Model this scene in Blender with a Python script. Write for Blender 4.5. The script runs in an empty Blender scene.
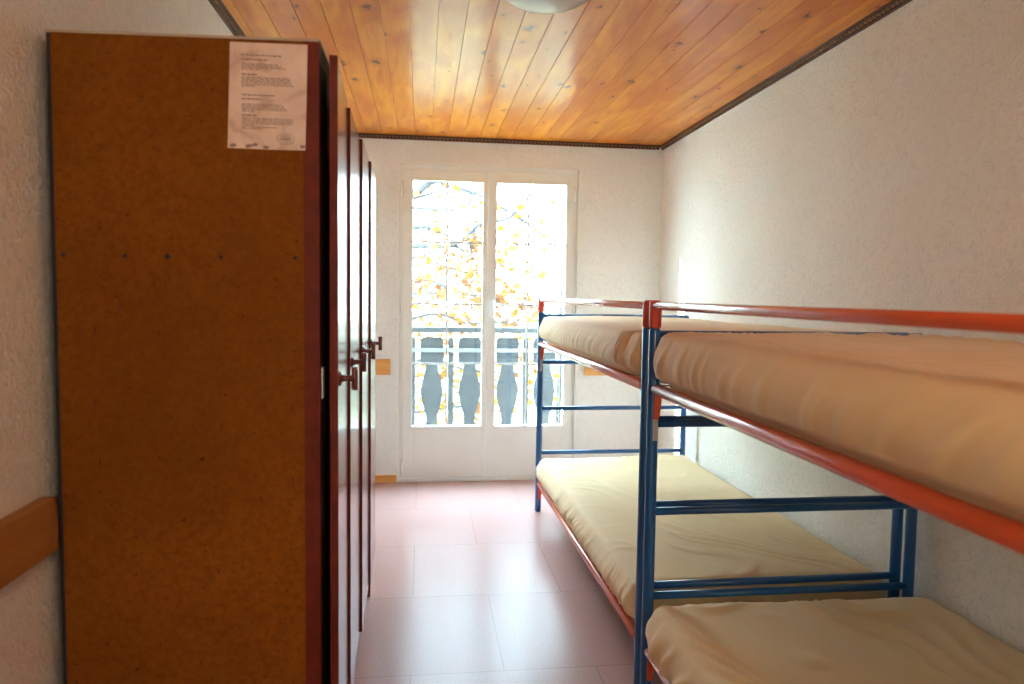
import bpy, bmesh, math, random
from mathutils import Vector, Matrix, noise
random.seed(7)
S = bpy.context.scene
C = S.collection
# ------------------------------------------------------------------ view
S.view_settings.view_transform = 'Standard'
S.view_settings.look = 'None'
S.view_settings.exposure = 1.68
S.view_settings.gamma = 1.0
S.view_settings.use_curve_mapping = False
S.cycles.use_denoising = True
S.cycles.max_bounces = 14
S.cycles.diffuse_bounces = 8
S.cycles.glossy_bounces = 6
S.cycles.transparent_max_bounces = 24
S.cycles.sample_clamp_indirect = 8.0

# ------------------------------------------------------------------ dimensions
XL, XR, YB, YR, H = -.769, 1.676, 4.973, -1.7, 2.37

# ------------------------------------------------------------------ materials
def newmat(name):
    m = bpy.data.materials.new(name); m.use_nodes = True
    nt = m.node_tree; b = nt.nodes['Principled BSDF']
    return m, nt, b
def N(nt, typ, **kw):
    n = nt.nodes.new(typ)
    for k, v in kw.items():
        if k in n.inputs: n.inputs[k].default_value = v
        else: setattr(n, k, v)
    return n
def L(nt, a, b): nt.links.new(a, b)
def ramp(nt, fac, stops, interp='LINEAR'):
    r = nt.nodes.new('ShaderNodeValToRGB'); r.color_ramp.interpolation = interp
    e = r.color_ramp.elements
    while len(e) < len(stops): e.new(.5)
    for i, (p, c) in enumerate(stops):
        e[i].position = p; e[i].color = (*c, 1)
    L(nt, fac, r.inputs[0]); return r.outputs[0]
def bump(nt, b, h, strength, dist):
    n = N(nt, 'ShaderNodeBump'); n.inputs['Strength'].default_value = strength
    n.inputs['Distance'].default_value = dist
    L(nt, h, n.inputs['Height']); L(nt, n.outputs[0], b.inputs['Normal'])
def coords(nt, scale=(1, 1, 1), loc=(0, 0, 0)):
    t = N(nt, 'ShaderNodeTexCoord'); m = N(nt, 'ShaderNodeMapping')
    m.inputs['Scale'].default_value = scale; m.inputs['Location'].default_value = loc
    L(nt, t.outputs['Object'], m.inputs['Vector']); return m.outputs[0]
def noise_n(nt, vec, scale, detail=4, rough=.5, dist=0):
    n = N(nt, 'ShaderNodeTexNoise'); n.inputs['Scale'].default_value = scale
    n.inputs['Detail'].default_value = detail; n.inputs['Roughness'].default_value = rough
    n.inputs['Distortion'].default_value = dist
    L(nt, vec, n.inputs['Vector']); return n.outputs[0]
def mixc(nt, fac, a, b, typ='MIX'):
    n = N(nt, 'ShaderNodeMix'); n.data_type = 'RGBA'; n.blend_type = typ
    for i, v in ((0, fac), (6, a), (7, b)):
        if isinstance(v, (int, float)): n.inputs[i].default_value = v
        elif isinstance(v, tuple): n.inputs[i].default_value = (*v, 1)
        else: L(nt, v, n.inputs[i])
    return n.outputs[2]
def math_n(nt, op, a, b=0.0):
    n = N(nt, 'ShaderNodeMath'); n.operation = op
    for i, v in ((0, a), (1, b)):
        if isinstance(v, (int, float)): n.inputs[i].default_value = v
        else: L(nt, v, n.inputs[i])
    return n.outputs[0]

def plain(name, col, rough=.5, metal=0, spec=.5, coat=0, var=.06, vs=6):
    m, nt, b = newmat(name)
    v = coords(nt); f = noise_n(nt, v, vs, 3)
    c = ramp(nt, f, [(.3, tuple(x * (1 - var) for x in col)), (.7, tuple(min(1, x * (1 + var)) for x in col))])
    L(nt, c, b.inputs['Base Color'])
    b.inputs['Roughness'].default_value = rough; b.inputs['Metallic'].default_value = metal
    b.inputs['Specular IOR Level'].default_value = spec; b.inputs['Coat Weight'].default_value = coat
    return m
def plaster(name, col, amount, scale=55):
    m, nt, b = newmat(name)
    v = coords(nt)
    h1 = noise_n(nt, v, scale, 4, .6, 1.2); h2 = noise_n(nt, v, scale * 2.6, 3, .6)
    h = math_n(nt, 'ADD', h1, math_n(nt, 'MULTIPLY', h2, .6))
    big = noise_n(nt, v, 1.6, 3)
    c = ramp(nt, big, [(.3, tuple(x * .95 for x in col)), (.7, tuple(min(1, x * 1.04) for x in col))])
    c = mixc(nt, ramp(nt, h1, [(.36, (1, 1, 1)), (.5, (0, 0, 0))]), c, tuple(x * .90 for x in col))
    L(nt, c, b.inputs['Base Color']); b.inputs['Roughness'].default_value = .85
    b.inputs['Specular IOR Level'].default_value = .25
    bump(nt, b, h, amount, .010)
    return m
M = {}
M['plaster_side'] = plaster('rough_stucco', (.87, .84, .775), .85, 46)
M['plaster_back'] = plaster('fine_plaster', (.86, .91, .92), .4, 60)

def pine_mat(name, light, dark, pitch=None, off=0, along='y', rough=.24, coat=.3):
    m, nt, b = newmat(name)
    t = N(nt, 'ShaderNodeTexCoord'); sx = N(nt, 'ShaderNodeSeparateXYZ'); L(nt, t.outputs['Object'], sx.inputs[0])
    X, Y, Z = sx.outputs
    if along == 'x': X, Y = Y, X
    cb = N(nt, 'ShaderNodeCombineXYZ')
    if pitch:
        idx = math_n(nt, 'FLOOR', math_n(nt, 'DIVIDE', math_n(nt, 'SUBTRACT', X, off), pitch))
        wn = N(nt, 'ShaderNodeTexWhiteNoise'); wn.noise_dimensions = '1D'; L(nt, idx, wn.inputs['W'])
        rnd = wn.outputs['Value']
    else:
        rnd = 0.37
    L(nt, math_n(nt, 'ADD', X, math_n(nt, 'MULTIPLY', rnd, 9.0)) if pitch else X, cb.inputs[0])
    L(nt, math_n(nt, 'ADD', Y, math_n(nt, 'MULTIPLY', rnd, 31.0)) if pitch else Y, cb.inputs[1])
    L(nt, Z, cb.inputs[2])
    def mp(sc):
        q = N(nt, 'ShaderNodeMapping'); q.inputs['Scale'].default_value = sc; L(nt, cb.outputs[0], q.inputs[0]); return q.outputs[0]
    grain = noise_n(nt, mp((1, .045, 1)), 55, 5, .6, .6)
    wide = noise_n(nt, mp((1, .25, 1)), 7, 3, .5, 1.0)
    # knots
    vo = N(nt, 'ShaderNodeTexVoronoi'); vo.voronoi_dimensions = '2D'; vo.inputs['Scale'].default_value = 7.5; vo.inputs['Randomness'].default_value = 1
    nd = N(nt, 'ShaderNodeTexNoise'); nd.inputs['Scale'].default_value = 24; nd.inputs['Detail'].default_value = 4; L(nt, cb.outputs[0], nd.inputs['Vector'])
    dv = mixc(nt, .05, mp((1, .5, 1)), nd.outputs['Color'])
    L(nt, dv, vo.inputs['Vector'])
    sc = N(nt, 'ShaderNodeSeparateXYZ'); L(nt, vo.outputs['Color'], sc.inputs[0])
    pick = math_n(nt, 'GREATER_THAN', sc.outputs[0], .55)
    size = math_n(nt, 'ADD', math_n(nt, 'MULTIPLY', math_n(nt, 'POWER', sc.outputs[1], 2.0), .11), .035)
    kd = math_n(nt, 'DIVIDE', vo.outputs['Distance'], size)
    knot = math_n(nt, 'MULTIPLY', ramp(nt, kd, [(.45, (1, 1, 1)), (1.0, (0, 0, 0))]), pick)
    halo = math_n(nt, 'MULTIPLY', ramp(nt, math_n(nt, 'MULTIPLY', kd, .4), [(.3, (1, 1, 1)), (.95, (0, 0, 0))]), pick)
    mid = tuple((a + c) / 2 for a, c in zip(light, dark))
    c = ramp(nt, grain, [(.3, mid), (.62, light)])
    c = mixc(nt, ramp(nt, wide, [(.40, (.85, .85, .85)), (.62, (0, 0, 0))]), c, dark)
    if pitch:
        c = mixc(nt, math_n(nt, 'MULTIPLY', rnd, .45), c, tuple(x * .86 for x in dark))
    c = mixc(nt, math_n(nt, 'MULTIPLY', halo, .5), c, tuple(x * .72 for x in dark))
    c = mixc(nt, math_n(nt, 'MULTIPLY', knot, .88), c, (.075, .022, .008))
    L(nt, c, b.inputs['Base Color'])
    b.inputs['Roughness'].default_value = rough; b.inputs['Coat Weight'].default_value = coat
    b.inputs['Specular IOR Level'].default_value = .2
    b.inputs['Coat Roughness'].default_value = .16
    bump(nt, b, grain, .08, .002)
    return m
M['pine_ceiling'] = pine_mat('varnished_pine_boards', (.88, .37, .03), (.62, .155, .005), .108, .268, rough=.3, coat=.3)
M['pine_rail'] = pine_mat('pine_rail', (.42, .20, .06), (.32, .12, .03), rough=.45, coat=.1)
M['pine_back'] = pine_mat('pine_back', (.8, .46, .17), (.62, .3, .08), along='x', rough=.45, coat=.1)
M['dark_trim'] = plain('dark_brown_trim', (.085, .028, .016), .4)
M['bead'] = plain('pale_bead', (.34, .20, .11), .5)

def floor_mat():
    m, nt, b = newmat('vinyl_tiles')
    v = coords(nt, (1, 1, 1), (-.29, -.485 + .0, 0))
    br = N(nt, 'ShaderNodeTexBrick'); br.offset = .5; br.squash = 1
    br.inputs['Scale'].default_value = 1; br.inputs['Brick Width'].default_value = .65
    br.inputs['Row Height'].default_value = .64; br.inputs['Mortar Size'].default_value = .0022
    br.inputs['Mortar Smooth'].default_value = .3
    br.inputs['Color1'].default_value = (.43, .26, .24, 1); br.inputs['Color2'].default_value = (.45, .278, .255, 1)
    br.inputs['Mortar'].default_value = (.30, .18, .165, 1)
    L(nt, v, br.inputs['Vector'])
    sp = noise_n(nt, v, 130, 3, .7)
    c = mixc(nt, ramp(nt, sp, [(.36, (.5, .5, .5)), (.5, (0, 0, 0))]), br.outputs['Color'], (.30, .185, .17))
    # small scuffs trodden into the vinyl
    vo = N(nt, 'ShaderNodeTexVoronoi'); vo.inputs['Scale'].default_value = 2.3; L(nt, v, vo.inputs['Vector'])
    c = mixc(nt, ramp(nt, vo.outputs['Distance'], [(.008, (1, 1, 1)), (.012, (0, 0, 0))]), c, (.06, .03, .03))
    L(nt, c, b.inputs['Base Color'])
    b.inputs['Roughness'].default_value = .25; b.inputs['IOR'].default_value = 1.17; b.inputs['Specular IOR Level'].default_value = .5
    b.inputs['Coat Weight'].default_value = 0
    bump(nt, b, math_n(nt, 'ADD', noise_n(nt, v, 5, 2), math_n(nt, 'MULTIPLY', br.outputs['Fac'], -.1)), .12, .01)
    return m
M['floor'] = floor_mat()

def mahogany():
    m, nt, b = newmat('mahogany_laminate')
    v = coords(nt, (1, 1, .03)); g = noise_n(nt, v, 90, 5, .6, .5)
    c = ramp(nt, g, [(.3, (.16, .028, .022)), (.7, (.27, .06, .042))])
    L(nt, c, b.inputs['Base Color']); b.inputs['Roughness'].default_value = .22
    b.inputs['Specular IOR Level'].default_value = .45; b.inputs['Coat Weight'].default_value = .15
    b.inputs['Coat Roughness'].default_value = .08
    return m
M['mahogany'] = mahogany()
M['mahogany_edge'] = plain('mahogany_edge_banding', (.13, .02, .012), .55, spec=.15, var=.2, vs=30)
def particle():
    m, nt, b = newmat('varnished_particleboard')
    v = coords(nt)
    a = noise_n(nt, v, 75, 6, .75, .5); w = noise_n(nt, v, 2.2, 3, .55, .4); f = noise_n(nt, v, 95, 2, .6, 1.0)
    c = ramp(nt, w, [(.3, (.17, .052, .004)), (.7, (.25, .080, .0075))])
    c = mixc(nt, ramp(nt, a, [(.40, (.55, .55, .55)), (.58, (0, 0, 0))]), c, (.13, .034, .003))
    c = mixc(nt, ramp(nt, f, [(.27, (.85, .85, .85)), (.34, (0, 0, 0))]), c, (.055, .014, .003))
    L(nt, c, b.inputs['Base Color']); b.inputs['Roughness'].default_value = .7
    b.inputs['Specular IOR Level'].default_value = .08
    bump(nt, b, a, .1, .002)
    return m
M['particle'] = particle()
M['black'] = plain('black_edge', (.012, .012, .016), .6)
M['board_edge'] = plain('pale_board_edge', (.42, .34, .27), .6)
M['hinge_steel'] = plain('zinc_hinge', (.62, .62, .62), .35, .6)
M['knob'] = plain('dark_turned_wood', (.13, .025, .02), .3, coat=.3)
M['blue'] = plain('blue_enamel', (.010, .105, .33), .28, coat=.3)
M['orange'] = plain('orange_red_enamel', (.62, .105, .04), .24, coat=.4)
M['cap_red'] = plain('red_plastic_sleeve', (.60, .075, .045), .35)
M['grey_clip'] = plain('grey_steel_clip', (.45, .46, .47), .4, .5)
M['mesh_wire'] = plain('wire_mesh', (.35, .35, .36), .4, .8)
M['white_paint'] = plain('white_lacquer', (.85, .90, .89), .35, var=.02)
M['muntin'] = plain('pale_glazing_bar', (.62, .66, .68), .4)
M['lamp'] = plain('opal_glass', (.50, .43, .37), .28, var=.02)
M['lamp_ring'] = plain('lamp_ring', (.5, .48, .45), .4)
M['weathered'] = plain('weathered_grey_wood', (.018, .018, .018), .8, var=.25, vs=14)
M['galv'] = plain('galvanised_bar', (.085, .09, .09), .5)
M['concrete'] = plain('balcony_concrete', (.5, .48, .45), .85)
M['facade'] = plain('outer_render', (.7, .68, .63), .9)
M['bark'] = plain('grey_bark', (.03, .03, .032), .9, var=.3, vs=20)
M['grass'] = plain('garden_grass', (.16, .17, .10), .95, var=.3, vs=1.5)
M['door_wood'] = plain('varnished_door', (.42, .2, .08), .4, var=.2, vs=9)

def sheet():
    m, nt, b = newmat('cream_cotton_sheet')
    v = coords(nt); f = noise_n(nt, v, 260, 2, .5); g = noise_n(nt, v, 2.5, 3)
    c = ramp(nt, g, [(.3, (.73, .56, .31)), (.7, (.78, .61, .35))])
    L(nt, c, b.inputs['Base Color']); b.inputs['Roughness'].default_value = .75
    b.inputs['Sheen Weight'].default_value = .15; b.inputs['Specular IOR Level'].default_value = .3
    bump(nt, b, f, .05, .001)
    return m
M['sheet'] = sheet()

def glass():
    m = bpy.data.materials.new('clear_pane'); m.use_nodes = True; nt = m.node_tree; nt.nodes.clear()
    o = N(nt, 'ShaderNodeOutputMaterial'); mx = N(nt, 'ShaderNodeMixShader'); t = N(nt, 'ShaderNodeBsdfTransparent')
    g = N(nt, 'ShaderNodeBsdfGlossy'); g.inputs['Roughness'].default_value = .02
    t.inputs['Color'].default_value = (.96, .975, .97, 1)
    ge = N(nt, 'ShaderNodeNewGeometry'); dt = N(nt, 'ShaderNodeVectorMath'); dt.operation = 'DOT_PRODUCT'
    L(nt, ge.outputs['Incoming'], dt.inputs[0]); L(nt, ge.outputs['Normal'], dt.inputs[1])
    k = math_n(nt, 'POWER', math_n(nt, 'SUBTRACT', 1.0, math_n(nt, 'ABSOLUTE', dt.outputs['Value'])), 5.0)
    L(nt, math_n(nt, 'ADD', .035, math_n(nt, 'MULTIPLY', k, .9)), mx.inputs[0]); L(nt, t.outputs[0], mx.inputs[1]); L(nt, g.outputs[0], mx.inputs[2])
    L(nt, mx.outputs[0], o.inputs[0]); return m
M['glass'] = glass()
def leaf(name, cols, trans=.55):
    m, nt, b = newmat(name)
    t = N(nt, 'ShaderNodeTexCoord'); wn = N(nt, 'ShaderNodeTexWhiteNoise')
    sn = N(nt, 'ShaderNodeVectorMath'); sn.operation = 'SNAP'; sn.inputs[1].default_value = (.11, .11, .11)
    L(nt, t.outputs['Object'], sn.inputs[0]); L(nt, sn.outputs[0], wn.inputs['Vector'])
    c = ramp(nt, wn.outputs['Value'], [(i / max(1, len(cols) - 1), k) for i, k in enumerate(cols)])
    L(nt, c, b.inputs['Base Color']); b.inputs['Roughness'].default_value = .6
    tr = N(nt, 'ShaderNodeBsdfTranslucent'); L(nt, c, tr.inputs['Color'])
    mx = N(nt, 'ShaderNodeMixShader'); mx.inputs[0].default_value = trans
    out = nt.nodes['Material Output']
    L(nt, b.outputs[0], mx.inputs[1]); L(nt, tr.outputs[0], mx.inputs[2]); L(nt, mx.outputs[0], out.inputs[0])
    return m
M['leaf'] = leaf('autumn_leaf', [(.16, .055, .002), (.18, .085, .004), (.16, .038, .002), (.17, .075, .018), (.11, .03, .006)])
M['needle'] = leaf('conifer_needle', [(.03, .05, .035), (.045, .07, .045), (.025, .042, .03)], .3)
def paper():
    m, nt, b = newmat('stained_paper')
    v = coords(nt); a = noise_n(nt, v, 16, 3, .55, .6)
    c = ramp(nt, a, [(.38, (.56, .38, .30)), (.46, (.68, .49, .4)), (.62, (.74, .56, .47))])
    L(nt, c, b.inputs['Base Color']); b.inputs['Roughness'].default_value = .5
    return m
M['paper'] = paper()
M['ink'] = plain('faded_ink', (.27, .17, .14), .7)
M['tape'] = plain('yellowed_tape', (.5, .34, .24), .3)

# ------------------------------------------------------------------ mesh helpers
def obj(name, bm, mats, parent=None, smooth=False, loc=None):
    me = bpy.data.meshes.new(name)
    bmesh.ops.recalc_face_normals(bm, faces=bm.faces) if not smooth == 'keep' else None
    bm.to_mesh(me); bm.free()
    for m in (mats if isinstance(mats, (list, tuple)) else [mats]): me.materials.append(m)
    if smooth:
        for p in me.polygons: p.use_smooth = True
    o = bpy.data.objects.new(name, me); C.objects.link(o)
    if parent: o.parent = parent; o.matrix_parent_inverse = Matrix()
    if loc: o.location = loc
    return o
def tag(o, label=None, cat=None, group=None, kind=None):
    if label: o['label'] = label
    if cat: o['category'] = cat
    if group: o['group'] = group
    if kind: o['kind'] = kind
    return o
def empty(name, loc=(0, 0, 0)):
    o = bpy.data.objects.new(name, None); C.objects.link(o); o.location = loc; o.empty_display_size = .1
    return o
def box(bm, x0, x1, y0, y1, z0, z1, bev=0, mi=0):
    vs = [bm.verts.new((x, y, z)) for x in (x0, x1) for y in (y0, y1) for z in (z0, z1)]
    fs = []
    for q in ((0, 1, 3, 2), (4, 6, 7, 5), (0, 4, 5, 1), (2, 3, 7, 6), (0, 2, 6, 4), (1, 5, 7, 3)):
        f = bm.faces.new([vs[i] for i in q]); f.material_index = mi; fs.append(f)
    if bev:
        es = list({e for f in fs for e in f.edges})
        bmesh.ops.bevel(bm, geom=es, offset=bev, segments=2, profile=.7, affect='EDGES')
    return vs
def nb(): return bmesh.new()
def boxo(name, x0, x1, y0, y1, z0, z1, m, parent=None, bev=0):
    b = nb(); box(b, x0, x1, y0, y1, z0, z1, bev); return obj(name, b, m, parent)
def tube(bm, pts, r, seg=14, caps=True, radii=None, mi=0):
    pts = [Vector(p) for p in pts]; rings = []
    up = None
    for i, p in enumerate(pts):
        d = (pts[min(i + 1, len(pts) - 1)] - pts[max(i - 1, 0)]).normalized()
        if up is None:
            up = Vector((0, 0, 1)) if abs(d.z) < .9 else Vector((1, 0, 0))
        a = d.cross(up).normalized(); b2 = a.cross(d).normalized(); up = b2
        rr = radii[i] if radii else r
        rings.append([bm.verts.new(p + (a * math.cos(t) + b2 * math.sin(t)) * rr) for t in [2 * math.pi * k / seg for k in range(seg)]])
    for A, B in zip(rings, rings[1:]):
        for k in range(seg):
            f = bm.faces.new((A[k], A[(k + 1) % seg], B[(k + 1) % seg], B[k])); f.smooth = True; f.material_index = mi
    if caps:
        for R_, inv_ in ((rings[0], True), (rings[-1], False)):
            f = bm.faces.new(R_[::-1] if inv_ else R_); f.material_index = mi
def capped(bm, a, b, r, seg=16, e=None):
    """a round bar with softly rounded ends"""
    a, b = Vector(a), Vector(b); d = (b - a).normalized(); e = e or r * .45
    tube(bm, [a, a + d * e * .35, a + d * e, b - d * e, b - d * e * .35, b], r, seg, radii=[r * .55, r * .86, r, r, r * .86, r * .55])
def tubeo(name, pts, r, m, parent=None, seg=14, cap=True):
    b = nb()
    if len(pts) == 2 and cap: capped(b, pts[0], pts[1], r, seg)
    else: tube(b, pts, r, seg)
    o = obj(name, b, m, parent)
    for p in o.data.polygons: p.use_smooth = len(p.vertices) == 4
    return o
def lathe(bm, prof, origin=(0, 0, 0), axis='z', seg=24):
    O = Vector(origin); rings = []
    for r, h in prof:
        ring = []
        for k in range(seg):
            t = 2 * math.pi * k / seg; a, b2 = max(r, 1e-4) * math.cos(t), max(r, 1e-4) * math.sin(t)
            ring.append(bm.verts.new(O + Vector({'z': (a, b2, h), 'x': (h, a, b2), 'y': (a, h, b2)}[axis])))
        rings.append(ring)
    for A, B in zip(rings, rings[1:]):
        for k in range(seg):
            f = bm.faces.new((A[k], A[(k + 1) % seg], B[(k + 1) % seg], B[k])); f.smooth = True
    bm.faces.new(rings[0]); bm.faces.new(rings[-1])

def struct(o): o['kind'] = 'structure'; return o

# ------------------------------------------------------------------ room shell
struct(boxo('floor', XL - .2, XR + .2, YR - .2, YB + .0, -.12, 0, M['floor']))
struct(boxo('wall_left', XL - .2, XL, YR, YB, 0, H + .1, M['plaster_side']))
struct(boxo('wall_right', XR, XR + .2, YR, YB, 0, H + .1, M['plaster_side']))
DX0, DX1, DZ = -.1607, 1.075, 2.186
WY = YB + .34
b = nb()
box(b, XL - .2, DX0, YB, WY, -.12, H + .1)
box(b, DX1, XR + .2, YB, WY, -.12, H + .1)
box(b, DX0, DX1, YB, WY, DZ, H + .1)
box(b, DX0, DX1, YB, WY, -.12, -.001)
struct(obj('wall_back', b, M['plaster_back']))
b = nb()   # rear wall, with an opening added behind the viewer to admit fill light
box(b, XL - .2, -.65, YR - .15, YR, 0, H + .1)
box(b, .80, XR + .2, YR - .15, YR, 0, H + .1)
box(b, -.65, .80, YR - .15, YR, 2.25, H + .1)
box(b, -.65, .80, YR - .15, YR, 0, .95)
struct(obj('wall_rear', b, M['plaster_side']))
b = nb()   # shell added behind the opening, keeping sky out around the fill light
box(b, XL - .5, XR + .5, YR - 1.25, YR - 1.15, 0, H + .1)
box(b, XL - .6, XL - .5, YR - 1.25, YR - .15, 0, H + .1); box(b, XR + .5, XR + .6, YR - 1.25, YR - .15, 0, H + .1)
box(b, XL - .6, XR + .6, YR - 1.25, YR - .15, H + .1, H + .2); box(b, XL - .6, XR + .6, YR - 1.25, YR - .15, -.12, 0)
struct(obj('wall_fill_box', b, M['plaster_side']))
# ceiling boards: each board's face sits below a dark groove
b = nb()
box(b, XL - .2, XR + .2, YR - .2, YB, H + .008, H + .12)
x = .268 - .108 * 12
while x < XR:
    x0, x1 = max(x + .0011, XL), min(x + .108 - .0011, XR)
    if x1 - x0 > .004:
        box(b, x0, x1, YR, YB, H, H + .0075, .0012)
    x += .108
struct(obj('ceiling', b, [M['pine_ceiling']]))

def beaded(name, a, c, inward):
    """dark corner moulding with a row of little beads, running from a to c under the ceiling"""
    a, c = Vector(a), Vector(c); d = (c - a); n = d.length; d.normalize(); w = Vector(inward)
    bm = nb(); Z = Vector((0, 0, 1))
    def bar(s0, s1, w0, w1, z0, z1, mi):
        vs = [bm.verts.new(a + d * s + w * ww + Z * z) for s in (s0, s1) for ww in (w0, w1) for z in (z0, z1)]
        for q in ((0, 1, 3, 2), (4, 6, 7, 5), (0, 4, 5, 1), (2, 3, 7, 6), (0, 2, 6, 4), (1, 5, 7, 3)):
            bm.faces.new([vs[i] for i in q]).material_index = mi
    bar(0, n, 0, .012, -.026, 0, 0)
    bar(0, n, .012, .030, -.010, 0, 0)
    s = .012
    while s < n - .012:
        bar(s, s + .009, .012, .022, -.018, -.010, 1); s += .026
    return struct(obj(name, bm, [M['dark_trim'], M['bead']]))
beaded('trim_1', (XR, YR, H), (XR, YB, H), (-1, 0, 0))
beaded('trim_2', (XL, YR, H), (XL, YB, H), (1, 0, 0))
beaded('trim_3', (XL + .03, YB, H), (XR - .03, YB, H), (0, -1, 0))
b = nb()
for a_ in ((DX0 - .012, DX0 + .001, YB - .004, YB + .018, 0, DZ + .012), (DX1 - .001, DX1 + .012, YB - .004, YB + .018, 0, DZ + .012), (DX0, DX1, YB - .004, YB + .018, DZ - .001, DZ + .012)): box(b, *a_, .0015)
struct(obj('trim_7', b, M['white_paint']))
# pine rails at waist height and pine baseboard
struct(boxo('trim_4', XL, XL + .031, YR, 1.547, .773, .883, M['pine_rail'], bev=.003))
struct(boxo('trim_5', XL + .001, -.218, YB - .022, YB, .752, .858, M['pine_back'], bev=.003))
struct(boxo('trim_6', 1.137, XR - .3, YB - .022, YB, .748, .85, M['pine_back'], bev=.003))
struct(boxo('baseboard_back', XL + .001, DX0 - .013, YB - .014, YB, 0, .052, M['pine_back'], bev=.003))
struct(boxo('baseboard_left', XL, XL + .012, YR, 1.50, 0, .06, M['pine_rail'], bev=.003))

# ------------------------------------------------------------------ balcony door (white, two leaves)
d1 = struct(empty('door_1', (0, 0, 0)))
FY0, FY1 = YB + .020, YB + .10
b = nb()
box(b, DX0 + .001, DX0 + .03, FY0, FY1, 0.001, DZ - .001, .002)
box(b, DX1 - .028, DX1 - .001, FY0, FY1, 0.001, DZ - .001, .002)
box(b, DX0 + .03, DX1 - .028, FY0, FY1, DZ - .036, DZ - .001, .002)
box(b, DX0 + .001, DX1 - .001, FY0 - .012, FY1 + .08, .001, .024, .002)
obj('door_frame', b, M['white_paint'], d1)
def leafdoor(x0, x1, gx0, gx1, muntx, handle, hinge_x):
    gz0, gz1 = .386, 2.08
    y0, y1 = FY0 - .012, FY0 + .045
    z0, z1 = .028, DZ - .040
    bm = nb()
    box(bm, x0, gx0, y0, y1, z0, z1, .003)
    box(bm, gx1, x1, y0, y1, z0, z1, .003)
    box(bm, gx0, gx1, y0, y1, gz1, z1, .003)
    box(bm, gx0, gx1, y0, y1, z0, gz0, .003)
    # raised panel mouldings of the leaf's lower part and a glazing bead
    for (a, c, e, f) in ((gx0 - .008, gx0 + .002, gz0, gz1), (gx1 - .002, gx1 + .008, gz0, gz1)):
        box(bm, a, c, y0 - .005, y0 + .004, e, f, .0015)
    box(bm, gx0 - .008, gx1 + .008, y0 - .005, y0 + .004, gz0 - .008, gz0 + .002, .0015)
    box(bm, gx0 - .008, gx1 + .008, y0 - .005, y0 + .004, gz1 - .002, gz1 + .008, .0015)
    lf = obj('door_leaf', bm, M['white_paint'], d1)
    boxo('glass_pane', gx0 - .003, gx1 + .003, y0 + .018, y0 + .024, gz0 - .003, gz1 + .003, M['glass'], lf)
    tubeless = nb(); box(tubeless, muntx - .006, muntx + .006, y0 + .008, y0 + .016, gz0, gz1, .001)
    obj('muntin', tubeless, M['muntin'], lf)
    for z in (1.663, 1.24, .824):
        q = nb(); box(q, gx0, muntx - .0075, y0 + .008, y0 + .016, z - .0065, z + .0065, .001)
        box(q, muntx + .0075, gx1, y0 + .008, y0 + .016, z - .0065, z + .0065, .001)
        obj('muntin', q, M['muntin'], lf)
    for z in (2.02, 1.22, .10):
        q = nb(); tube(q, [(hinge_x, y0 - .008, z - .05), (hinge_x, y0 - .008, z + .05)], .007, 10)
        box(q, hinge_x - .007, hinge_x + .007, y0 - .008, y0, z - .045, z + .045)
        obj('hinge', q, M['white_paint'], lf)
    if handle:
        q = nb()
        hx = x0 + .034
        box(q, hx - .014, hx + .014, y0 - .008, y0, 1.19, 1.29, .003)
        tube(q, [(hx, y0 - .004, 1.265), (hx, y0 - .048, 1.265)], .009, 12)
        tube(q, [(hx, y0 - .045, 1.272), (hx, y0 - .047, 1.24), (hx, y0 - .045, 1.15)], .009, 12)
        obj('handle', q, M['white_paint'], lf)
    return lf
leafdoor(-.132, .4435, -.072, .411, .164, False, -.140)
leafdoor(.4465, 1.048, .502, .993, .7285, True, 1.055)

# two-pane window added in the unseen rear wall, for the fill light
w1 = struct(empty('window_added', (.075, YR - .05, .95)))
b = nb()
box(b, -.724, -.67, -.03, .03, .001, 1.299, .003); box(b, .67, .724, -.03, .03, .001, 1.299, .003)
box(b, -.67, .67, -.03, .03, .001, .055, .003); box(b, -.67, .67, -.03, .03, 1.245, 1.299, .003)
box(b, -.03, .03, -.03, .03, .055, 1.245, .003)
obj('added_window_frame', b, M['white_paint'], w1)
for x0, x1 in ((-.67, -.03), (.03, .67)): boxo('glass_pane', x0, x1, -.003, .003, .055, 1.245, M['glass'], w1)

# ------------------------------------------------------------------ ceiling lamp
LX, LY = .405, 2.43
lamp = empty('ceiling_lamp', (LX, LY, H))
tag(lamp, 'unlit round frosted glass dome lamp at the top edge, on the pine ceiling', 'lamp')
def dome_lamp(lamp, mat):
  b = nb(); lathe(b, [(.03, 0), (.165, -.0005), (.178, -.006), (.178, -.018), (.16, -.02), (.03, -.02)], seg=48); obj('base_ring', b, M['lamp_ring'], lamp)
  b = nb(); pr_ = [(.172 * math.cos(t), -.02 - .082 * math.sin(t)) for t in [math.pi / 2 * k / 14 for k in range(15)]]
  lathe(b, pr_, seg=48); obj('glass_dome', b, mat, lamp)
dome_lamp(lamp, M['lamp'])
mm, nt, bb = newmat('fill_dome_glass'); bb.inputs['Base Color'].default_value = (.8, .75, .65, 1)
bb.inputs['Emission Color'].default_value = (1, .8, .55, 1); bb.inputs['Emission Strength'].default_value = .8
fill_lamp = empty('ceiling_lamp', (.405, -.35, H))  # extra lamp added out of view to brighten the foreground
tag(fill_lamp, 'second round ceiling lamp, lit, added as fill light behind the viewer', 'lamp')
dome_lamp(fill_lamp, mm)

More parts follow.
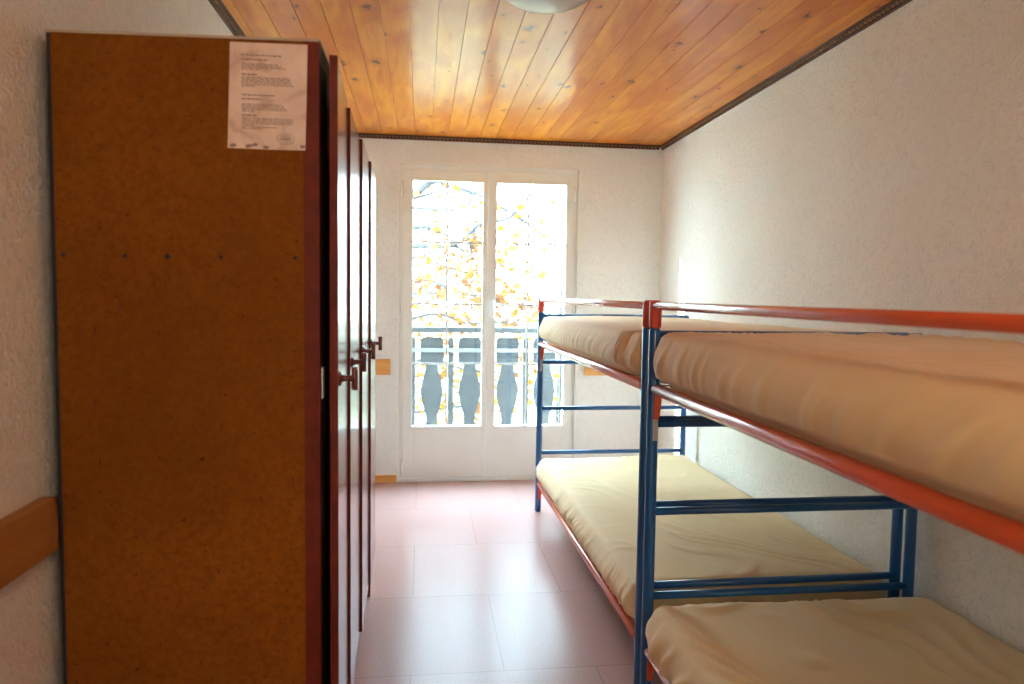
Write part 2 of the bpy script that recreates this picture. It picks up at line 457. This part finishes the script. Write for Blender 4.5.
# ------------------------------------------------------------------ wardrobe
WX0, WXF, WY0, WY1 = -.742, -.2155, 1.553, 3.085
def ztop(x): return 1.811 + (x - WX0) * .019
w = empty('wardrobe', ((WX0 + WXF) / 2, (WY0 + WY1) / 2, 0)); wo = -Vector(w.location)
tag(w, 'tall four-door wardrobe with raw brown board side and glossy mahogany doors', 'wardrobe')
def wob(name, x0, x1, y0, y1, z0, z1, m, bev=0, slope=False, parent=None, smooth=False):
    bm = nb(); box(bm, x0, x1, y0, y1, z0, z1, bev)
    if slope:
        for v in bm.verts:
            if v.co.z > z1 - .012: v.co.z += (v.co.x - WX0) * .019
    p = parent or w
    o = obj(name, bm, m, p)
    for v in o.data.vertices: v.co += wo
    return o
side = wob('side_panel', WX0 + .010, -.2475, WY0, WY0 + .018, 0, 1.811, M['particle'], slope=True)
# countersunk fixing holes drilled in the side panel
for u, hz, r in ((-.719, 1.3745, .0048), (-.601, 1.375, .0042), (-.519, 1.3755, .0055), (-.414, 1.3765, .0042), (-.2655, 1.378, .0042),
                 (-.604, 1.322, .002), (-.612, 1.272, .0026), (-.62, 1.256, .002), (-.37, 1.62, .002), (-.715, 1.275, .002)):
    bm = nb(); lathe(bm, [(0, -.0006), (r, -.0006), (r, .0006), (0, .0006)], (u, WY0, hz), 'y', 12)
    o = obj('screw_hole', bm, M['black'], side)
    for v in o.data.vertices: v.co += wo
wob('back_edge', WX0, WX0 + .010, WY0 + .004, WY1, 0, 1.811, M['black'], slope=True)
wob('corner_strip', -.2475, WXF, WY0 - .001, WY0 + .02, 0, 1.811, M['mahogany_edge'], slope=True)
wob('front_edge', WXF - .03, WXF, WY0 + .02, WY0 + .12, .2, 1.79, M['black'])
# striker hinge plate, seen in the gap beside the first door
wob('hinge_plate', WXF, WXF + .0035, WY0 + .021, WY0 + .05, 1.078, 1.145, M['hinge_steel'], .001)
tp = nb(); vs = box(tp, WX0, WXF + .002, WY0 - .002, WY1, 1.8205, 1.8255)
for v in tp.verts: v.co.z += (v.co.x - WX0) * .019 - .0095
o = obj('top_panel', tp, M['board_edge'], w)
for v in o.data.vertices: v.co += wo + Vector((0, 0, 0))
wob('back_panel', WX0, WX0 + .012, WY0 + .02, WY1 - .018, .2, 1.79, M['particle'])
wob('far_side', WX0 + .01, WXF - .001, WY1 - .018, WY1, 0, 1.80, M['mahogany'])
wob('middle_panel', WX0 + .012, WXF - .004, 2.31, 2.33, .2, 1.79, M['particle'])
wob('bottom_panel', WX0 + .012, WXF - .004, WY0 + .018, WY1 - .018, .185, .203, M['mahogany'])
wob('plinth', WXF - .11, WXF - .092, WY0 + .018, WY1 - .018, 0, .185, M['mahogany'])
dw = .379
for i in range(4):
    y0 = 1.562 + i * .3805; y1 = y0 + dw
    ajar = .019 if i == 0 else .0075          # each door stands a touch open at its near edge
    dz0, dz1 = .2, 1.788 if i else 1.80
    piv = Vector((WXF + .0005, y1 - .002, 0))
    ang = math.atan2(ajar, dw)
    D = empty_ = None
    bm = nb(); box(bm, 0, .0175, -dw + .003, 0, dz0, dz1, .0012)
    bm.normal_update()
    for f in bm.faces:
        if abs(f.normal.y) > .9 or abs(f.normal.z) > .9: f.material_index = 1
    dr = obj('door', bm, [M['mahogany'], M['mahogany_edge']], w)
    dr.location = piv + wo; dr.rotation_euler = (0, 0, ang)   # swings out (+x) at the near edge
    # handle: round backplate, stem and a T-shaped turned knob
    hy, hz = -dw + .045, 1.118
    bm = nb(); lathe(bm, [(0, .0175), (.016, .0175), (.016, .020), (.012, .023), (0, .023)], (0, hy, hz), 'x', 20)
    obj('backplate', bm, M['knob'], dr)
    bm = nb()
    lathe(bm, [(0, .02), (.0085, .022), (.0065, .030), (.0062, .040), (.009, .047), (0, .049)], (0, hy, hz), 'x', 16)
    tube(bm, [(.050, hy, hz - .026), (.050, hy, hz - .023), (.050, hy, hz), (.050, hy, hz + .023), (.050, hy, hz + .026)], .008, 14,
         radii=[.0055, .0075, .0065, .0075, .0055])
    obj('handle', bm, M['knob'], dr)
    for z in (.45, 1.0, 1.55):
        bm = nb(); tube(bm, [(.009, .002, z - .02), (.009, .002, z + .02)], .003, 8)
        obj('hinge', bm, M['hinge_steel'], dr)

# notice taped on the wardrobe side
ny = WY0 - .0012
nt_ = empty('notice', (-.317, ny, 1.60))
tag(nt_, 'printed paper notice with round stamp on the wardrobe side', 'notice')
def quad_panel(corners, th):
    bm = nb(); f = [bm.verts.new((x, -th, z)) for x, z in corners]; k = [bm.verts.new((x, 0, z)) for x, z in corners]
    bm.faces.new(f); bm.faces.new(k[::-1])
    n = len(f)
    for i in range(n): bm.faces.new((f[i], f[(i + 1) % n], k[(i + 1) % n], k[i]))
    return bm
cor = [(-.391 + .317, .211), (-.300 + .317, .2125), (-.238 + .317, .2135), (-.2405 + .317, .10), (-.2435 + .317, -.0005), (-.32 + .317, -.0015), (-.398 + .317, -.001), (-.3945 + .317, .10)]
obj('sheet', quad_panel(cor, .0008), M['paper'], nt_)
bm = nb(); rr = random.Random(3)
# rows of illegible faded print: (z, x0, x1, height)
rows = [(.187, -.052, .028, .0024), (.178, -.052, -.002, .0028), (.169, -.052, .020, .0018), (.1655, -.052, .026, .0018), (.162, -.052, .034, .0018), (.1585, -.052, -.018, .0018),
        (.148, -.052, -.022, .003), (.1425, -.052, .042, .0018), (.139, -.052, .046, .0018), (.1355, -.052, .044, .0018), (.132, -.052, .046, .0018), (.128, -.052, .05, .0018), (.1245, -.052, -.026, .0018),
        (.107, -.052, .012, .0024), (.099, -.052, -.014, .0028), (.0885, -.052, .028, .0018), (.085, -.052, .030, .0018), (.0815, -.052, .034, .0018), (.078, -.052, .036, .0018), (.0745, -.052, -.03, .0018),
        (.066, -.052, -.022, .003), (.0605, -.052, .046, .0018), (.057, -.052, .048, .0018), (.0535, -.052, .05, .0018), (.050, -.052, .046, .0018), (.0465, -.052, -.03, .0018), (.043, -.052, .018, .0018), (.0395, -.052, -.012, .0018)]
for z, xa, xb, h in rows:
    x = xa
    while x < xb:
        l = min(rr.uniform(.004, .012), xb - x + .001)
        box(bm, x, x + l, -.00115, -.0007, z - h / 2, z + h / 2); x += l + .0018
obj('printed_text', bm, M['ink'], nt_)
bm = nb(); sx, sz = .034, .021
for a, c_, t in ((.0185, .0115, .0013), (.014, .0078, .0007)):
    n = 36
    for k in range(n):
        t0, t1 = 2 * math.pi * k / n, 2 * math.pi * (k + 1) / n
        q = [(a, t0), (a, t1), (a - t, t1), (a - t, t0)]
        bm.faces.new([bm.verts.new((sx + r_ * math.cos(tt), -.0011, sz + r_ * c_ / a * math.sin(tt))) for r_, tt in q])
for k in range(7):
    box(bm, sx - .011 + k * .0032, sx - .009 + k * .0032, -.00115, -.0009, sz - .003, sz + .003)
for k in range(5):
    box(bm, sx - .009 + k * .0036, sx - .0072 + k * .0036, -.00115, -.0009, sz + .0045, sz + .0075)
obj('stamp', bm, M['ink'], nt_)
for x, z in ((-.07, .0045), (-.04, .004), (-.027, .007), (.068, .006), (-.005, .003)):
    bm = nb(); bmesh.ops.create_circle(bm, cap_ends=True, radius=1, segments=9)
    for v in bm.verts:
        k = rr.uniform(.7, 1.2); v.co = Vector((x + v.co.x * .0075 * k, -.00105, z + v.co.y * .0042 * k))
    obj('smudge', bm, M['ink'], nt_)

# ------------------------------------------------------------------ bunk beds
B1, B2, B3, B4 = 1.188, .911, .631, .362
ZU, ZL, ZT, ZG = 1.020, .178, 1.297, 1.280
def bunk(name, label, xf, xr, yn, yf, yaw=0.0, bars=(B1, B2, B3, B4)):
    """xf / xr: axes of front and rear posts; yn / yf: near and far end"""
    r = empty(name, ((xf + xr) / 2, (yn + yf) / 2, 0)); tag(r, label, 'bunk bed', 'steel bunk beds along the wall')
    o = -Vector(r.location)
    def T(nm, pts, rad, m, p=None, cap=True):
        q = tubeo(nm, [Vector(k) + o for k in pts], rad, m, p or r, cap=cap); return q
    for y, dr in ((yn, 1), (yf, -1)):
        p = T('post', [(xf, y, 0.0), (xf, y, 1.21)], .0185, M['blue'])
        T('red_sleeve', [(xf, y, 1.208), (xf, y, ZT)], .0192, M['cap_red'], p)
        # rear post bends over into the top crossbar
        T('post', [(xr, y, 0.0), (xr, y, bars[0] + .008)], .0175, M['blue'])
        for z in bars:
            T('crossbar', [(xf, y, z), (xr, y, z)], .0125, M['blue'], cap=False)
    for x, sgn in ((xf, 1), (xr, -1)):
        for z, nm in ((ZU, 'side_rail'), (ZL, 'side_rail')):
            ya, yb = yn + .024, yf - .024
            rl = T(nm, [(x, ya, z), (x, yb, z)], .0185 if z == ZU else .0165, M['orange'])
            for y, e in ((ya, -1), (yb, 1)):
                # hook plate below each rail end, against the post
                bm = nb()
                zz = z - .012
                pts = [(.018, 0), (.017, -.035), (.010, -.082), (-.006, -.082), (-.006, -.04), (-.005, 0)]
                f1 = [bm.verts.new(Vector((x + a * .9, y + e * .0035, zz + c_)) + o) for a, c_ in pts]
                f2 = [bm.verts.new(Vector((x + a * .9, y - e * .010, zz + c_)) + o) for a, c_ in pts]
                bm.faces.new(f1); bm.faces.new(f2[::-1])
                for i in range(6): bm.faces.new((f1[i], f1[(i + 1) % 6], f2[(i + 1) % 6], f2[i]))
                obj('hook_plate', bm, M['orange'], rl)
                bm = nb(); box(bm, x - .006, x + .008, min(y + e * .004, y - e * .006), max(y + e * .004, y - e * .006), zz - .15 if z == ZU else zz - .12, zz - .083, .0015)
                for v in bm.verts: v.co += o
                obj('clip', bm, M['grey_clip'] if z == ZU else M['blue'], rl)
    T('guard_rail', [(xf - .004, yn + .015, ZG), (xf - .004, yf - .015, ZG)], .0125, M['orange'])
    for z in (ZU, ZL):   # woven wire base under each mattress
        bm = nb()
        for k in range(24):
            y = yn + .08 + (yf - yn - .16) * k / 23
            tube(bm, [(xf + .012, y, z - .008), (xr - .012, y, z - .008)], .003, 6)
        for k in range(8):
            x = xf + .08 + (xr - xf - .16) * k / 7
            tube(bm, [(x, yn + .06, z - .008), (x, yf - .06, z - .008)], .003, 6)
        for v in bm.verts: v.co += o
        obj('wire_base', bm, M['mesh_wire'], r)
    r.rotation_euler = (0, 0, yaw)
    return r
bunk('bunk_bed', 'blue and orange steel bunk bed nearest the viewer, right of the double posts', .7235, 1.628, .176, 2.176, bars=(1.188, .908, .625, .349))
bunk('bunk_bed', 'blue and orange steel bunk bed at the far end, beside the balcony door', .709, 1.611, 2.230, 4.230, yaw=.0085)

def mattress(label, cx, cy, zb, wx, ly, th, seed, fold=None, wr=1.0, rad=.055, yaw=0.0):
    """cushion in a fitted sheet: a rounded slab with sagging edges, drape folds on the sides and creases on the top"""
    hx, hy, hz = wx / 2, ly / 2, th / 2
    bm = nb(); nx, ny_, nz = 84, 200, 16
    vd = {}
    def P(i, j, k):
        key = (i, j, k)
        if key not in vd:
            vd[key] = bm.verts.new((hx * (2 * i / nx - 1), hy * (2 * j / ny_ - 1), hz * (2 * k / nz - 1)))
        return vd[key]
    for i in range(nx):
        for j in range(ny_):
            for k in (0, nz):
                q = [P(i, j, k), P(i + 1, j, k), P(i + 1, j + 1, k), P(i, j + 1, k)]
                bm.faces.new(q if k else q[::-1])
    for i in range(nx):
        for k in range(nz):
            for j in (0, ny_):
                q = [P(i, j, k), P(i + 1, j, k), P(i + 1, j, k + 1), P(i, j, k + 1)]
                bm.faces.new(q if not j else q[::-1])
    for j in range(ny_):
        for k in range(nz):
            for i in (0, nx):
                q = [P(i, j, k), P(i, j + 1, k), P(i, j + 1, k + 1), P(i, j, k + 1)]
                bm.faces.new(q if i else q[::-1])
    sv = Vector((seed * 7.3, seed * 3.1, seed * 1.7))
    rz = min(rad, hz * .98)
    cr = .055                                            # plan-view corner radius
    for v in bm.verts:
        p = v.co.copy()
        # plan corner rounding
        ax, ay = max(0, abs(p.x) - (hx - cr)), max(0, abs(p.y) - (hy - cr))
        if ax > 0 and ay > 0:
            m_ = max(ax, ay); l = math.hypot(ax, ay); s = m_ / l
            p.x = math.copysign(hx - cr + ax * s, p.x); p.y = math.copysign(hy - cr + ay * s, p.y)
        # distance in from the plan edge
        de = min(hx - abs(p.x), hy - abs(p.y))
        if ax > 0 and ay > 0: de = min(de, cr - max(ax, ay))
        # round the slab's rim (side profile)
        t = p.z / hz
        if abs(t) >= .999 and de < rz:
            q = max(0, (rz - de) / rz); drop = rz * (1 - math.sqrt(max(0, 1 - q * q))) * .78
            p.z = math.copysign(hz - drop, p.z)
        elif abs(t) < .999:
            # bulge: side verts pushed between the rims
            lim = hz - rz * .78; p.z = t * max(lim, hz * .25)
            bul = .012 * (1 - t * t)
            if abs(v.co.x) > hx - 1e-5: p.x += math.copysign(bul, p.x)
            if abs(v.co.y) > hy - 1e-5: p.y += math.copysign(bul, p.y)
        if p.z > 0:
            pl = noise.noise(Vector((p.x * 2.2, p.y * 1.6, 0)) + sv) * .008
            # creases: warped ridges running diagonally, stronger near the ends
            wv = noise.noise(Vector((p.x * 3, p.y * 3, 5)) + sv)
            u = p.x * 7.5 + p.y * 3.6 + wv * 3.0
            rd = 1 - abs(noise.noise(Vector((u * 1.4, (p.y - p.x) * 1.3, 1)) + sv)) * 3.4
            endw = .35 + .65 * math.exp(-max(0, hy - abs(p.y)) / .35) + .3 * math.exp(-max(0, hx - abs(p.x)) / .12)
            p.z += pl + max(0, rd) ** 2 * .0062 * wr * endw * min(1, .15 + max(0, de) / .09)
        # drape folds on the long sides and ends: vertical, slanting
        if abs(v.co.x) > hx - .05 or abs(v.co.y) > hy - .05:
            w_ = (p.z + hz) / th
            s_ = (p.y if abs(v.co.x) > hx - .05 else p.x)
            ph = s_ * 15 + p.z * 11.0 + 2.2 * noise.noise(Vector((s_ * 2.6, p.z * 3, 3)) + sv)
            f = max(0, 1 - abs(noise.noise(Vector((ph, p.z * 1.6, 7)) + sv)) * 3.0) ** 1.2
            fade = math.exp(-min(hx - abs(p.x), hy - abs(p.y)) / .03) if de < .05 else 0
            amt = .0060 * wr * f * (.5 + .5 * (1 - w_)) * fade * (.45 + .9 * max(0, .5 + noise.noise(Vector((s_ * 1.3, 2, 9)) + sv)))
            if abs(v.co.x) > hx - .05: p.x += math.copysign(amt, p.x)
            if abs(v.co.y) > hy - .05: p.y += math.copysign(amt, p.y)
        # tucked in under the rim, clear of the side rails
        tk = min(1, max(0, (p.z + hz - .024) / .026)); tk = tk * tk * (3 - 2 * tk)
        lim = hx - .053 + .067 * tk
        if abs(p.x) > lim and tk < 1: p.x = math.copysign(lim, p.x)
        if fold is not None:      # gathers where the sheet has ridden up at one end
            for c0, wd, am in ((0, .008, .013), (.034, .011, .010), (.075, .014, .007), (-.03, .012, -.005)):
                g = math.exp(-((p.y - (fold + c0 + (p.z * .12))) / wd) ** 2) * am
                d_ = Vector((p.x / hx, 0, .6 * p.z / hz))
                if p.x < 0: p.x -= g * abs(d_.x) ** 6
                if p.z > 0: p.z += g * .5 * max(0, -p.x / hx) ** 2
        v.co = p
    o = obj('mattress', bm, M['sheet'], None, smooth=True, loc=(cx, cy, zb + hz))
    o.rotation_euler = (0, 0, yaw)
    tag(o, label, 'mattress', 'mattresses on the bunks')
    return o
mattress('cream sheeted mattress on the top bunk nearest the viewer', 1.172, 1.178, 1.020, .935, 1.92, .180, 2, wr=1.5)
mattress('cream sheeted mattress on the bottom bunk nearest the viewer', 1.165, 1.166, .182, .944, 1.85, .182, 5, wr=2.3, rad=.05)
mattress('cream sheeted mattress on the far top bunk by the balcony door', 1.158, 3.230, 1.020, .93, 1.92, .168, 8, fold=-.80, wr=.6, yaw=.0085)
mattress('cream sheeted mattress on the far bottom bunk by the balcony door', 1.158, 3.230, .182, .93, 1.92, .165, 11, wr=1.3, yaw=.0085)

# ------------------------------------------------------------------ balcony
struct(boxo('floor_balcony', -1.6, 3.4, WY, 6.25, -.16, -.03, M['concrete']))
rail = empty('balcony_railing', (.6, 6.12, -.03))
tag(rail, 'weathered grey wooden balustrade with vase-shaped boards outside the glass door', 'railing')
ro = -Vector(rail.location)
def rb(name, *a, m=M['weathered'], bev=.004):
    bm = nb(); box(bm, *a, bev)
    for v in bm.verts: v.co += ro
    return obj(name, bm, m, rail)
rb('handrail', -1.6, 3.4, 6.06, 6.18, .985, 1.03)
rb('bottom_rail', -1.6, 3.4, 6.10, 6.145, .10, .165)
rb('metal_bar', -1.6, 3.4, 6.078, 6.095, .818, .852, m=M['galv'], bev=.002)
prof = [(.165, .052), (.20, .050), (.23, .046), (.28, .05), (.36, .074), (.44, .091), (.49, .093), (.55, .086), (.62, .066), (.67, .055), (.71, .052),
        (.722, .085), (.732, .096), (.78, .098), (.90, .098), (.925, .092), (.943, .072)]
def board(cx, prof):
    bm = nb(); n = len(prof)
    ring = [(cx - w_, z) for z, w_ in prof] + [(cx + w_, z) for z, w_ in prof[::-1]]
    f = [bm.verts.new(Vector((x, 6.10, z)) + ro) for x, z in ring]; k = [bm.verts.new(Vector((x, 6.13, z)) + ro) for x, z in ring]
    bm.faces.new(f); bm.faces.new(k[::-1])
    for i in range(len(ring)): bm.faces.new((f[i], f[(i + 1) % len(ring)], k[(i + 1) % len(ring)], k[i]))
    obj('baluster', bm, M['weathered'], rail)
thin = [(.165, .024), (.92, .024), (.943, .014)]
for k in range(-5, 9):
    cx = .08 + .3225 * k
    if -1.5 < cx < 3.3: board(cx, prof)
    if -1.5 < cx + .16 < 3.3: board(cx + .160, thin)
# unseen partition, added to cut the sun down to a narrow wall stripe
struct(boxo('wall_sun_block', -.62, -.40, WY, 5.70, -.03, 2.7, M['facade']))

# ------------------------------------------------------------------ garden
struct(boxo('ground', -60, 60, 7, 120, -3.2, -3.0, M['grass']))
tree = empty('autumn_tree', (-2.2, 9.2, -3.0)); to = -Vector(tree.location)
tag(tree, 'bare-branched tree with yellow and orange autumn leaves beyond the balcony', 'tree')
bm = nb(); tips = []
rt = random.Random(11)
def limb(pts, r0, r1, parent_bm=bm, seg=8):
    n = len(pts); P_ = []
    for i in range(n - 1):       # smooth the polyline
        a = Vector(pts[max(i - 1, 0)]); b_ = Vector(pts[i]); c_ = Vector(pts[i + 1]); d_ = Vector(pts[min(i + 2, n - 1)])
        for s in (0, .25, .5, .75):
            P_.append(.5 * ((2 * b_) + (c_ - a) * s + (2 * a - 5 * b_ + 4 * c_ - d_) * s * s + (3 * b_ - a - 3 * c_ + d_) * s ** 3))
    P_.append(Vector(pts[-1]))
    rad = [r0 + (r1 - r0) * i / (len(P_) - 1) for i in range(len(P_))]
    tube(parent_bm, [p + to for p in P_], r0, seg, radii=rad)
    return P_
def twigs(P_, r, depth, n):
    for _ in range(n):
        i = rt.randint(len(P_) // 4, len(P_) - 1); s = P_[i]
        d = (P_[min(i + 1, len(P_) - 1)] - P_[max(i - 1, 0)]).normalized()
        d = (d + Vector((rt.uniform(-.9, .9), rt.uniform(-.6, .6), rt.uniform(-.7, .7)))).normalized()
        l = rt.uniform(.25, .75) * (1 if depth == 0 else .55)
        q = [s]
        for k in range(3):
            d = (d + Vector((rt.uniform(-.3, .3), rt.uniform(-.3, .3), rt.uniform(-.42, .25)))).normalized(); q.append(q[-1] + d * l / 3)
        Q = limb(q, r, r * .35, seg=5); tips.append(Q[-1]); tips.append(Q[len(Q) // 2])
        if depth < 1: twigs(Q, r * .55, depth + 1, 3)
limb([(-2.2, 9.2, -3.1), (-2.15, 9.2, -1.2), (-2.0, 9.15, .6), (-1.9, 9.2, 2.2), (-1.7, 9.3, 4.2)], .24, .10, seg=14)
boughs = [
    ([(-1.95, 9.2, 1.6), (-1.0, 8.7, 2.1), (-.3, 8.3, 2.32), (.02, 8.1, 2.5), (.3, 7.9, 2.9)], .06, .03, 5),
    ([(-.35, 8.3, 2.3), (.05, 8.1, 2.25), (.28, 8.0, 2.24), (.48, 8.0, 2.3), (.66, 8.0, 2.62)], .022, .009, 7),
    ([(-1.95, 9.2, 1.1), (-.9, 8.6, 1.75), (-.2, 8.2, 2.02), (.1, 8.0, 2.03), (.38, 8.0, 1.87)], .05, .016, 7),
    ([(-1.0, 8.6, 1.6), (-.2, 8.2, 1.83), (.2, 8.1, 1.84), (.42, 8.0, 1.9), (.62, 7.95, 2.08), (.95, 7.9, 2.16), (1.2, 7.9, 2.45)], .035, .012, 9),
    ([(-1.0, 8.6, 1.5), (-.1, 8.3, 1.72), (.25, 8.2, 1.62), (.6, 8.1, 1.55), (1.05, 8.0, 1.68)], .025, .007, 9),
    ([(-1.95, 9.2, .4), (-.9, 8.7, 1.0), (-.1, 8.4, 1.45), (.3, 8.2, 1.38), (.8, 8.1, 1.2)], .04, .009, 10),
    ([(-1.6, 9.0, .2), (-.6, 8.6, .8), (.1, 8.3, 1.08), (.5, 8.2, .98), (1.1, 8.1, 1.02)], .03, .008, 10),
    ([(-2.0, 9.2, -.3), (-.8, 8.6, .2), (0, 8.3, .55), (.5, 8.2, .45), (1.2, 8.2, .4)], .035, .009, 12),
    ([(-2.0, 9.2, -.9), (-.8, 8.8, -.3), (.2, 8.5, -.05), (.8, 8.4, 0)], .035, .009, 8),
    ([(-1.8, 9.3, 2.6), (-.5, 9.6, 2.9), (.6, 9.8, 2.7), (1.4, 9.8, 2.3), (1.9, 9.8, 1.9)], .05, .01, 10),
    ([(-1.9, 9.3, 1.0), (-.3, 9.8, 1.3), (.8, 10, 1.3), (1.7, 10, 1.1)], .035, .009, 8),
]
for pts, r0, r1, n in boughs:
    Q = limb(pts, r0, r1); twigs(Q, r1 * .8, 0, n); tips += Q[6::3]
obj('branches', bm, M['bark'], tree)
bm = nb()
def leaf_at(bm, c, s):
    rot = Matrix.Rotation(rt.uniform(0, 6.28), 3, 'Z') @ Matrix.Rotation(rt.uniform(-.9, .9), 3, 'X') @ Matrix.Rotation(rt.uniform(0, 6.28), 3, 'Y')
    shp = [(0, -1, 0), (.55, -.45, .12), (.85, .15, .2), (.38, .3, .1), (0, 1, 0), (-.38, .3, .1), (-.85, .15, .2), (-.55, -.45, .12)]
    vs = [bm.verts.new(c + to + rot @ (Vector(q) * s)) for q in shp]
    bm.faces.new((vs[0], vs[1], vs[2], vs[3], vs[4])); bm.faces.new((vs[4], vs[5], vs[6], vs[7], vs[0]))
for t in tips:
    dense = 1.4 if t.z < 1.7 else .55
    for _ in range(int(rt.random() * 3.4 * dense + .5)):
        leaf_at(bm, t + Vector([rt.gauss(0, .09) for _ in range(3)]), rt.uniform(.035, .062))
for _ in range(60):      # tight bunches hanging low on the left
    c0 = Vector((rt.uniform(-.2, 1.4), rt.uniform(7.9, 8.9), rt.uniform(-.3, 1.65)))
    for _ in range(rt.randint(4, 9)): leaf_at(bm, c0 + Vector([rt.gauss(0, .05) for _ in range(3)]), rt.uniform(.035, .065))
tag(obj('foliage', bm, M['leaf'], tree), kind='stuff')

def conifer(loc, h, rb_, label):
    e = empty('conifer', loc); tag(e, label, 'tree')
    q = nb(); tube(q, [(0, 0, 0), (0, 0, h * .95)], .12, 10, radii=[.12, .02]); obj('trunk', q, M['bark'], e)
    q = nb(); rc = random.Random(5)
    for _ in range(2600):
        z = h * (1 - rc.random() ** .6 * .93); rr_ = rb_ * (1 - z / h) * (.35 + .65 * rc.random()) + .03
        a = rc.uniform(0, 6.28); c = Vector((rr_ * math.cos(a), rr_ * math.sin(a), z - rr_ * .25))
        d = Vector((math.cos(a), math.sin(a), rc.uniform(-.5, .3))).normalized(); sd = Vector((-d.y, d.x, 0)).normalized() * rc.uniform(.02, .045)
        l = rc.uniform(.1, .22)
        q.faces.new([q.verts.new(c - sd * .4), q.verts.new(c + d * l * .6 - sd), q.verts.new(c + d * l), q.verts.new(c + d * l * .6 + sd)])
    tag(obj('foliage', q, M['needle'], e), kind='stuff')
conifer((3.1, 16.0, -3.0), 5.35, 1.35, 'dark green conifer standing behind the autumn tree')

# ------------------------------------------------------------------ light
REAR = 3.5
SKY = 7.5
wd = bpy.data.worlds.new('sky'); S.world = wd; wd.use_nodes = True
nt = wd.node_tree; bg = nt.nodes['Background']
t = N(nt, 'ShaderNodeTexCoord'); sp = N(nt, 'ShaderNodeSeparateXYZ'); L(nt, t.outputs['Generated'], sp.inputs[0])
c = ramp(nt, sp.outputs[2], [(.0, (.68, .90, 1)), (.25, (.66, .89, 1)), (.8, (.52, .80, 1))])
# thin bright haze: brighter overhead and around the sun, which stands to the left
dt = N(nt, 'ShaderNodeVectorMath'); dt.operation = 'DOT_PRODUCT'; dt.inputs[1].default_value = tuple(-Vector((.67, -.40, -.335)).normalized())
L(nt, t.outputs['Generated'], dt.inputs[0])
up = ramp(nt, sp.outputs[2], [(.22, (0, 0, 0)), (.5, (1, 1, 1))]); halo = ramp(nt, dt.outputs['Value'], [(.72, (0, 0, 0)), (.97, (1, 1, 1))], 'EASE')
st = math_n(nt, 'ADD', SKY, math_n(nt, 'ADD', math_n(nt, 'MULTIPLY', up, SKY * 1.1), math_n(nt, 'MULTIPLY', halo, SKY * .2)))
L(nt, c, bg.inputs[0]); L(nt, st, bg.inputs[1])
sun = bpy.data.lights.new('sun', 'SUN'); sun.energy = 16; sun.angle = .012; sun.color = (1, .95, .9)
so = bpy.data.objects.new('sun', sun); C.objects.link(so)
so.rotation_euler = Vector((.67, -.40, -.335)).to_track_quat('-Z', 'Y').to_euler()
dl = bpy.data.lights.new('rear_fill_light', 'AREA'); dl.shape = 'RECTANGLE'; dl.size = 1.4; dl.size_y = 1.25  # added fill from behind the viewer, just outside the rear opening
dl.energy = REAR; dl.color = (1, .82, .62)
do = bpy.data.objects.new('rear_fill_light', dl); C.objects.link(do); do.location = (.075, YR - .25, 1.6)
do.rotation_euler = Vector((0, 1, 0)).to_track_quat('-Z', 'Y').to_euler()
pl = bpy.data.lights.new('window_portal', 'AREA'); pl.shape = 'RECTANGLE'; pl.size = 1.3; pl.size_y = 2.2
pl.cycles.is_portal = True
po = bpy.data.objects.new('window_portal', pl); C.objects.link(po); po.location = (.457, WY + .02, 1.1)
po.rotation_euler = Vector((0, -1, 0)).to_track_quat('-Z', 'Y').to_euler()

bl = bpy.data.lights.new('fill_bulb', 'POINT'); bl.energy = 5.5; bl.color = (1, .84, .64); bl.shadow_soft_size = .09  # added warm fill, hung below the extra dome
bo = bpy.data.objects.new('fill_bulb', bl); C.objects.link(bo); bo.location = (.405, -.35, H - .21)
# ------------------------------------------------------------------ camera
f_, yaw, pitch, roll, hc = 717.67, .1243, .0648, .0141, 1.3058
cy_, sy_, cp, sn = math.cos(yaw), math.sin(yaw), math.cos(pitch), math.sin(pitch)
F = Vector((sy_ * cp, cy_ * cp, -sn)); R_ = Vector((cy_, -sy_, 0)); U = R_.cross(F)
cr, sr = math.cos(roll), math.sin(roll)
R2 = R_ * cr + U * sr; U2 = U * cr - R_ * sr
cam = bpy.data.cameras.new('camera'); co = bpy.data.objects.new('camera', cam); C.objects.link(co)
cam.sensor_width = 36; cam.lens = f_ / 1024 * 36; cam.clip_start = .02; cam.clip_end = 300
mw = Matrix((R2, U2, -F)).transposed().to_4x4(); mw.translation = (0, 0, hc)
co.matrix_world = mw
cam.dof.use_dof = True; cam.dof.focus_distance = 2.9; cam.dof.aperture_fstop = 3.2
S.camera = co
